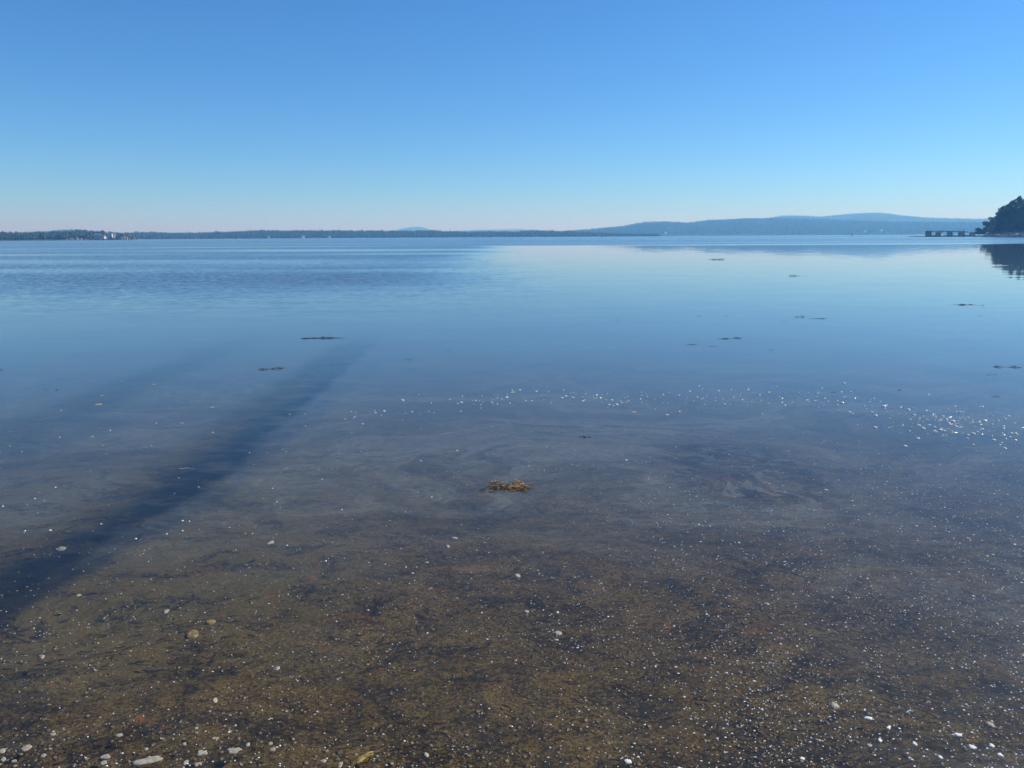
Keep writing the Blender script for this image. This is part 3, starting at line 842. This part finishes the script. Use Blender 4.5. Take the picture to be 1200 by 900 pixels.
FO = [(171, 892.5, 37, 8, .30, .16, 'longest foam cake, a pale strip low on the left of the frame'),
      (237, 882.5, 13, 7, .45, .1, 'ragged foam patch right of the longest foam cake'),
      (273, 880, 15, 8, .5, .1, 'pointed triangular foam patch right of the ragged one'),
      (31, 877, 11, 5.5, .25, 0, 'oval foam patch in the lower left corner area'),
      (123, 887.5, 14, 4, .3, .12, 'slim foam patch above left of the longest foam cake'),
      (121, 894.5, 9, 4, .2, 0, 'small foam pad under the slim foam patch'),
      (2, 881, 9, 5, .3, .1, 'foam patch cut by the left edge'),
      (62, 861, 7, 3.5, .2, 0, 'small lone foam spot above the oval one'),
      (139.5, 862.5, 8, 3.5, .4, -.1, 'small foam spot above the longest foam cake'),
      (232, 896, 9, 4, .4, .2, 'foam patch at the bottom edge under the ragged one'),
      (217.5, 894.5, 6, 5, .3, 0, 'knobbly foam bead between the longest cake and the bottom patch'),
      (290.5, 873, 5.5, 4.5, .15, 0, 'round foam pad right of the pointed foam patch'),
      (319.5, 879, 7.5, 4.5, .15, 0, 'oval foam pad right of two small round ones'),
      (317, 872, 5.5, 3.5, .15, 0, 'round foam pad just above the oval pad'),
      (252, 866, 9, 3, .25, .1, 'thin foam strip above the ragged patch'),
      (216, 872.5, 5, 3.5, .2, .3, 'little foam pad above left of the ragged patch'),
      (230, 854, 5, 3, .2, 0, 'small foam spot far above the ragged patch'),
      (171, 878.5, 5, 3, .2, .3, 'little foam pad straight above the longest cake'),
      (4, 890.5, 6, 4, .3, .4, 'foam spot low at the left edge'),
      (16.5, 892.5, 6, 3, .3, .3, 'slanting foam spot beside the left edge'),
      (51, 886, 6, 4, .3, .4, 'slanting foam spot between the oval patch and the slim one'),
      (379, 892.5, 8, 3.5, .3, .2, 'foam pad left of the yellow weed scrap'),
      (399, 897, 6, 6, .4, 0, 'foam bead at the bottom edge left of the yellow weed scrap'),
      (115, 474, 14, 2.2, .3, .05, 'long white foam flake, brightest on the dark water at left'),
      (119, 464, 6, 1.4, .2, 0, 'faint foam flake above the brightest left one'),
      (180.5, 450.5, 8, 1.3, .2, 0, 'thin foam flake right above the brightest left one'),
      (213, 496, 9, 1.3, .2, 0, 'thin foam flake alone over the dark streak'),
      (248, 477.5, 9, 1.4, .2, 0, 'thin foam flake right of the lone one'),
      (108, 512, 6, 2, .3, 0, 'small foam flake below the brightest left one'),
      (1018, 842, 10, 3, .4, -.1, 'slim white foam strip low on the right'),
      (1123, 861.5, 9, 4, .35, -.3, 'white foam patch right of the slim strip'),
      (1140, 876, 9, 4, .35, -.3, 'white foam patch lowest on the right'),
      (1072, 872, 5, 4, .3, 0, 'small white foam bead left of the lowest patch'),
      (1031, 868, 5, 3.5, .4, -.4, 'small foam bead below the slim strip'),
      (1041, 853, 4.5, 5, .4, -.6, 'upright foam bead right of the slim strip'),
      (1162, 874, 6, 4, .4, -.3, 'small foam patch right of the lowest one'),
      (1172, 885, 6, 3.5, .3, .2, 'foam bead near the lower right corner'),
      (940, 889.5, 6, 3.5, .3, -.3, 'foam bead at the bottom right of centre'),
      (1102, 888, 5, 4, .3, 0, 'foam bead near the bottom below the right patches'),
      (736, 893, 8, 6, .35, 0, 'foam bead at the bottom edge right of centre'),
      (653.5, 718, 3, 2, .2, 0, 'small foam bead straight above the white oyster shell'),
      (317.5, 636, 6, 4, .4, -.4, 'pale foam fleck alone above the orange stone'),
      (92, 698, 6, 2.2, .3, .2, 'small white foam fleck just below the dark streak at left'),
      (50, 770, 5, 3.5, .5, .5, 'pointed white fleck in the olive shallows at left'),
      (1061, 522.5, 6, 2.2, .3, 0, 'white foam flake below the right glitter band'),
      (743, 483, 10, 2.4, .4, .2, 'pinkish white flake in the middle of the glitter band')]
for i, (px, py, w_, h_, irr, ang, lab) in enumerate(FO):
    if py < 560: w_, h_ = w_ * .62, h_ * .6
    m, c = blob(px, py, w_, h_, irr=irr, seed=i + 1, ang=ang, bend=.25 if w_ > 20 else 0, th=.003 if py > 560 else .0015)
    tag(m.build('foam_patch', M['foam'] if px < 420 or py < 500 else M['fleck'], smooth=True, loc=c), lab, 'foam', 'foam patches on the water')

def shell(px, py, w_, h_, label, mat='shell', ang=0.0, seed=0, name='shell', ribs=7, z=None, cat='shell'):
    c = ground(px, py)
    pxm = c.y / F; cu = (ground(px, py + .5) - ground(px, py - .5)).length
    hit = bed_tree.ray_cast(Vector((0, 0, CAM_H)), ray(px, py))[0]
    c = Vector(hit)
    a_, b_ = w_ * pxm / 2, min(h_ * cu / 2, w_ * pxm * .8)
    n = 20; vs = []
    H = min(a_, b_) * .45
    for s, zz in ((1, -.2), (.92, .35), (.7, .8), (.35, 1.0)):
        for i in range(n):
            q = 2 * math.pi * i / n
            r = 1 + .08 * math.cos(ribs * q) + .25 * noise.noise(Vector((math.cos(q), math.sin(q), seed * 2.2)))
            vs.append((math.cos(q) * a_ * s * r - (1 - s) * a_ * .3, math.sin(q) * b_ * s * r, H * zz * (1 + .1 * math.cos(ribs * q))))
    fs = [(k * n + i, k * n + (i + 1) % n, (k + 1) * n + (i + 1) % n, (k + 1) * n + i) for k in range(3) for i in range(n)]
    fs.append(tuple(range(3 * n, 4 * n)))
    m = MB(); m.add(vs, fs)
    c.z += H * .1
    o = m.build(name, M[mat], smooth=True, loc=c); o.rotation_euler = (rnd.uniform(-.1, .1), rnd.uniform(-.1, .1), ang)
    return tag(o, label, cat, 'shells and stones in the shallows')
shell(654, 742.7, 11, 5, 'white oyster shell lying alone in the centre foreground', ang=-.3, seed=1)
shell(532, 631, 9, 2.5, 'flat pinkish white shell above left of the centre one', ang=0, seed=2)
shell(524.7, 640.5, 6, 3.5, 'small beige shell just under the flat pinkish one', ang=.2, seed=3)
shell(978, 827.5, 12, 7, 'white curled shell low on the right', ang=-.3, seed=4)
shell(1160, 850, 12, 7, 'white ring shaped shell near the lower right corner', ang=.2, seed=5)
shell(499.5, 885, 7, 6, 'small angular white shell right of the yellow weed scrap', ang=.6, seed=6)
shell(617, 717, 7, 3, 'small beige shell above left of the oyster shell', ang=.4, seed=7)
shell(606.5, 675, 8, 4, 'beige shell half way up the centre foreground', ang=0, seed=8)
shell(325, 783.5, 6, 5, 'small round white shell left of centre', ang=0, seed=9)
shell(252, 821, 7, 6, 'small grey white shell above the pointed foam patch', ang=.3, seed=10)
shell(195, 717, 7, 4, 'small pale shell above left of the orange stone', ang=0, seed=11)
shell(1019, 874, 8, 4, 'small beige shell under the slim foam strip', ang=-.3, seed=12)
shell(72, 644, 11, 5, 'pale beige stone in the dark streak at left', 'foam', 0, 13, 'beach_stone', 2, cat='stone')
shell(226, 744, 15, 10, 'orange stone under the water at left', 'ochre', .3, 14, 'beach_stone', 2, cat='stone')
shell(247, 730, 12, 7, 'dull ochre stone just right above the orange one', 'ochre', .1, 15, 'beach_stone', 2, cat='stone')
shell(898, 708, 6, 5, 'pale upright shell right of centre', 'shell', .9, 16)

# yellow scrap of weed at the bottom edge
c = ground(428, 891)
m = MB()
for k in range(5):
    o = Vector((rnd.uniform(-.008, .008), rnd.uniform(-.01, .01), .002 + .002 * k))
    ribbon(m, [o + Vector((-.022 + .011 * j + rnd.uniform(-.003, .003), -.024 + .013 * j + .003 * k, .004 * math.sin(j * .9))) for j in range(5)], .006, rnd.uniform(-.3, .3))
tag(m.build('seaweed_scrap', M['ochre'], smooth=True, loc=c), 'yellow green weed scrap at the bottom edge left of centre', 'seaweed', 'weed afloat on the bay')
# pale stick
c0, c1 = ground(210, 549.5), ground(227, 549.2)
m = MB(); m.tube([(0, 0, .002), (c1 - c0) * .5 + Vector((0, .01, .003)), (c1 - c0)], [.003, .004, .002], 5)
tag(m.build('floating_stick', M['shell'], loc=c0), 'thin pale stick afloat across the dark streak at left', 'stick')

# ------------------------------------------------------------------ flecks of foam nobody could count
def flecks():
    P = []; S = []
    def put(px, py, s):
        g = ground(px, py); P.append((g.x, g.y, .0005)); S.append(s)
    band = [(400, 491), (470, 486), (560, 470), (640, 463), (760, 470), (860, 465), (940, 466), (985, 470), (1040, 482), (1090, 492), (1140, 503), (1230, 523)]
    bx = [p[0] for p in band]; by = [p[1] for p in band]
    for k in range(330):
        x = 400 + 830 * rnd.random() ** .75
        y = float(np.interp(x, bx, by)) + rnd.gauss(0, 6.0 if x < 960 else 9.0)
        put(x, y, rnd.uniform(.004, .0095) * (1.5 if rnd.random() < .15 else 1))
    for k in range(110):
        put(rnd.gauss(1110, 40), rnd.gauss(497, 8), rnd.uniform(.003, .010))
    # over the shallows: more to the right and toward the camera, clustered
    n = 0
    while n < 6200:
        x = rnd.uniform(-10, 1215); y = rnd.uniform(500, 905)
        dens = .10 + .50 * min((y - 500) / 400, .7) ** 1.2 + .55 * max(0, (x - 650) / 550) * min(1, (y - 515) / 80 + .25)
        g = ground(x, y)
        cl = noise.noise(Vector((g.x * 1.6, g.y * 1.2, 8.1))) * .6 + noise.noise(Vector((g.x * 6, g.y * 5, 2.1))) * .3
        if rnd.random() > dens * (1 + 1.3 * cl) * .75: continue
        if y > 780 and rnd.random() < .35: continue
        if x < 620 and rnd.random() < (.65 if y < 640 else .35): continue
        if -3.6 < g.x < -2.2 and g.y > 3.7 and rnd.random() < .8: continue
        s = (.0011 + .0015 * rnd.random() ** 2.5) * (1.15 if x > 760 else 1.0) + (.0030 * rnd.random() if rnd.random() < .04 + .05 * (y > 820) else 0)
        put(x, y, s * (1 + .12 * max(0, g.y - 3)))
        n += 1
    for k in range(45):
        put(rnd.uniform(0, 400), rnd.uniform(430, 640), rnd.uniform(.002, .007))
    order = sorted(range(len(S)), key=lambda q: -S[q] * F / P[q][1])
    inband = [q for q in order if P[q][1] > 6.3][:70]
    near_ = [q for q in order if P[q][1] <= 6.3][:70]
    singles = inband + near_
    taken = set(singles); rest = [q for q in order if q not in taken]
    for q in singles:
        m = MB(); a0 = rnd.uniform(0, 6.28); st = rnd.uniform(1.0, 2.0); sz = S[q] * (1.0 if P[q][1] > 6.3 else .75); kk = 9
        vs = []
        for s_, z_ in ((1, -.1), (.95, .45), (.6, .85)):
            for i in range(kk):
                a = a0 + 2 * math.pi * i / kk
                rr = sz * s_ * (1 + .35 * noise.noise(Vector((math.cos(a) * 1.5, math.sin(a) * 1.5, q))))
                vs.append((math.cos(a) * rr * st, math.sin(a) * rr, z_ * sz))
        fs = [(r * kk + i, r * kk + (i + 1) % kk, (r + 1) * kk + (i + 1) % kk, (r + 1) * kk + i) for r in range(2) for i in range(kk)]
        fs.append(tuple(range(2 * kk, 3 * kk)))
        m.add(vs, fs)
        far = P[q][1] > 6.3
        tag(m.build('foam_bubble', M['glint'], smooth=True, loc=(P[q][0], P[q][1], .0008)),
            'small white foam bubble in the glittering line across the bay' if far else 'small white foam bubble afloat over the brown shallows',
            'foam bubble', 'bubbles of the glittering line' if far else 'bubbles over the brown shallows')
    P = np.array(P)[rest]; S = np.array(S)[rest]
    n = len(P); k = 6
    V = np.zeros((n, 2 * k + 1, 3)); a0 = rng.uniform(0, 6.28, n); st = rng.uniform(.7, 1.8, n)
    for i in range(k):
        a = a0 + 2 * math.pi * i / k
        for ring, (s, z) in enumerate(((1, 0), (.75, .55))):
            rr = S * s * rng.uniform(.7, 1.3, n)
            V[:, ring * k + i, 0] = P[:, 0] + np.cos(a) * rr * st
            V[:, ring * k + i, 1] = P[:, 1] + np.sin(a) * rr
            V[:, ring * k + i, 2] = P[:, 2] + z * S
    V[:, 2 * k] = P; V[:, 2 * k, 2] += S * .8
    f = []
    for i in range(k):
        j = (i + 1) % k; f += [(i, j, k + j), (i, k + j, k + i), (k + i, k + j, 2 * k)]
    Fc = (np.array(f)[None] + (np.arange(n) * (2 * k + 1))[:, None, None]).reshape(-1, 3)
    tag(mesh_np('foam_flecks', V.reshape(-1, 3), Fc, M['glint'], smooth=True), 'countless white foam flecks and bubbles over the shallows', 'foam', kind='stuff')
flecks()

# ------------------------------------------------------------------ pebbles and rotting eelgrass on the bed

def pebbles():
    n = 6000; P = []
    while len(P) < n:
        px = rnd.uniform(-30, 1230); py = 905 - 330 * rnd.random() ** 1.3
        g = ground(px, py)
        if rnd.random() > .45 + noise.noise(Vector((g.x * 2.2, g.y * 2.2, 5))): continue
        P.append((g.x, g.y, bedz(g.x, g.y)))
    P = np.array(P); S = .002 + .008 * rng.random(n) ** 3.5
    V, Fc = crowns(P - np.array([0, 0, .001]), S * .6, S * 2.4)
    tag(mesh_np('pebbles', V, Fc, M['pebble'], smooth=True), 'small pebbles and grit scattered on the muddy bed', 'pebbles', kind='stuff')
pebbles()

def litter():
    m = MB()
    for k in range(7500):
        px = rnd.uniform(-30, 1230); py = 905 - 360 * rnd.random() ** 1.2
        g = ground(px, py)
        cl = noise.noise(Vector((g.x * 1.5, g.y * 2.0, 9.0)))
        if rnd.random() > .35 + 1.5 * cl: continue
        a = rnd.gauss(0, .5); L = rnd.uniform(.012, .07)
        if px > 850: L *= 2.0
        z = bedz(g.x, g.y) + .003
        pts = [Vector((g.x, g.y, z))]
        for s in range(3):
            a += rnd.gauss(0, .45)
            pts.append(pts[-1] + Vector((math.cos(a), math.sin(a), rnd.uniform(-.02, .05))) * L / 3)
        ribbon(m, pts, rnd.uniform(.0010, .0030), .4)
    tag(m.build('eelgrass_litter', M['litter']), 'dark strands of rotting eelgrass on the bed', 'eelgrass', kind='stuff')
litter()

# ------------------------------------------------------------------ air
hz = NT('pale_haze')
pv = hz.n('ShaderNodeVolumePrincipled')
pv.inputs['Color'].default_value = (.19, .54, 1.0, 1)
pv.inputs['Absorption Color'].default_value = (1, 1, 1, 1)
pv.inputs['Density'].default_value = 2.9e-4
pv.inputs['Anisotropy'].default_value = .25
hz.t.links.new(pv.outputs[0], hz.out.inputs['Volume'])
b = MB(); b.box((0, 8000, 100), (33000, 17500, 216))
tag(b.build('haze', hz.m), 'pale blue haze over the whole bay', kind='stuff')
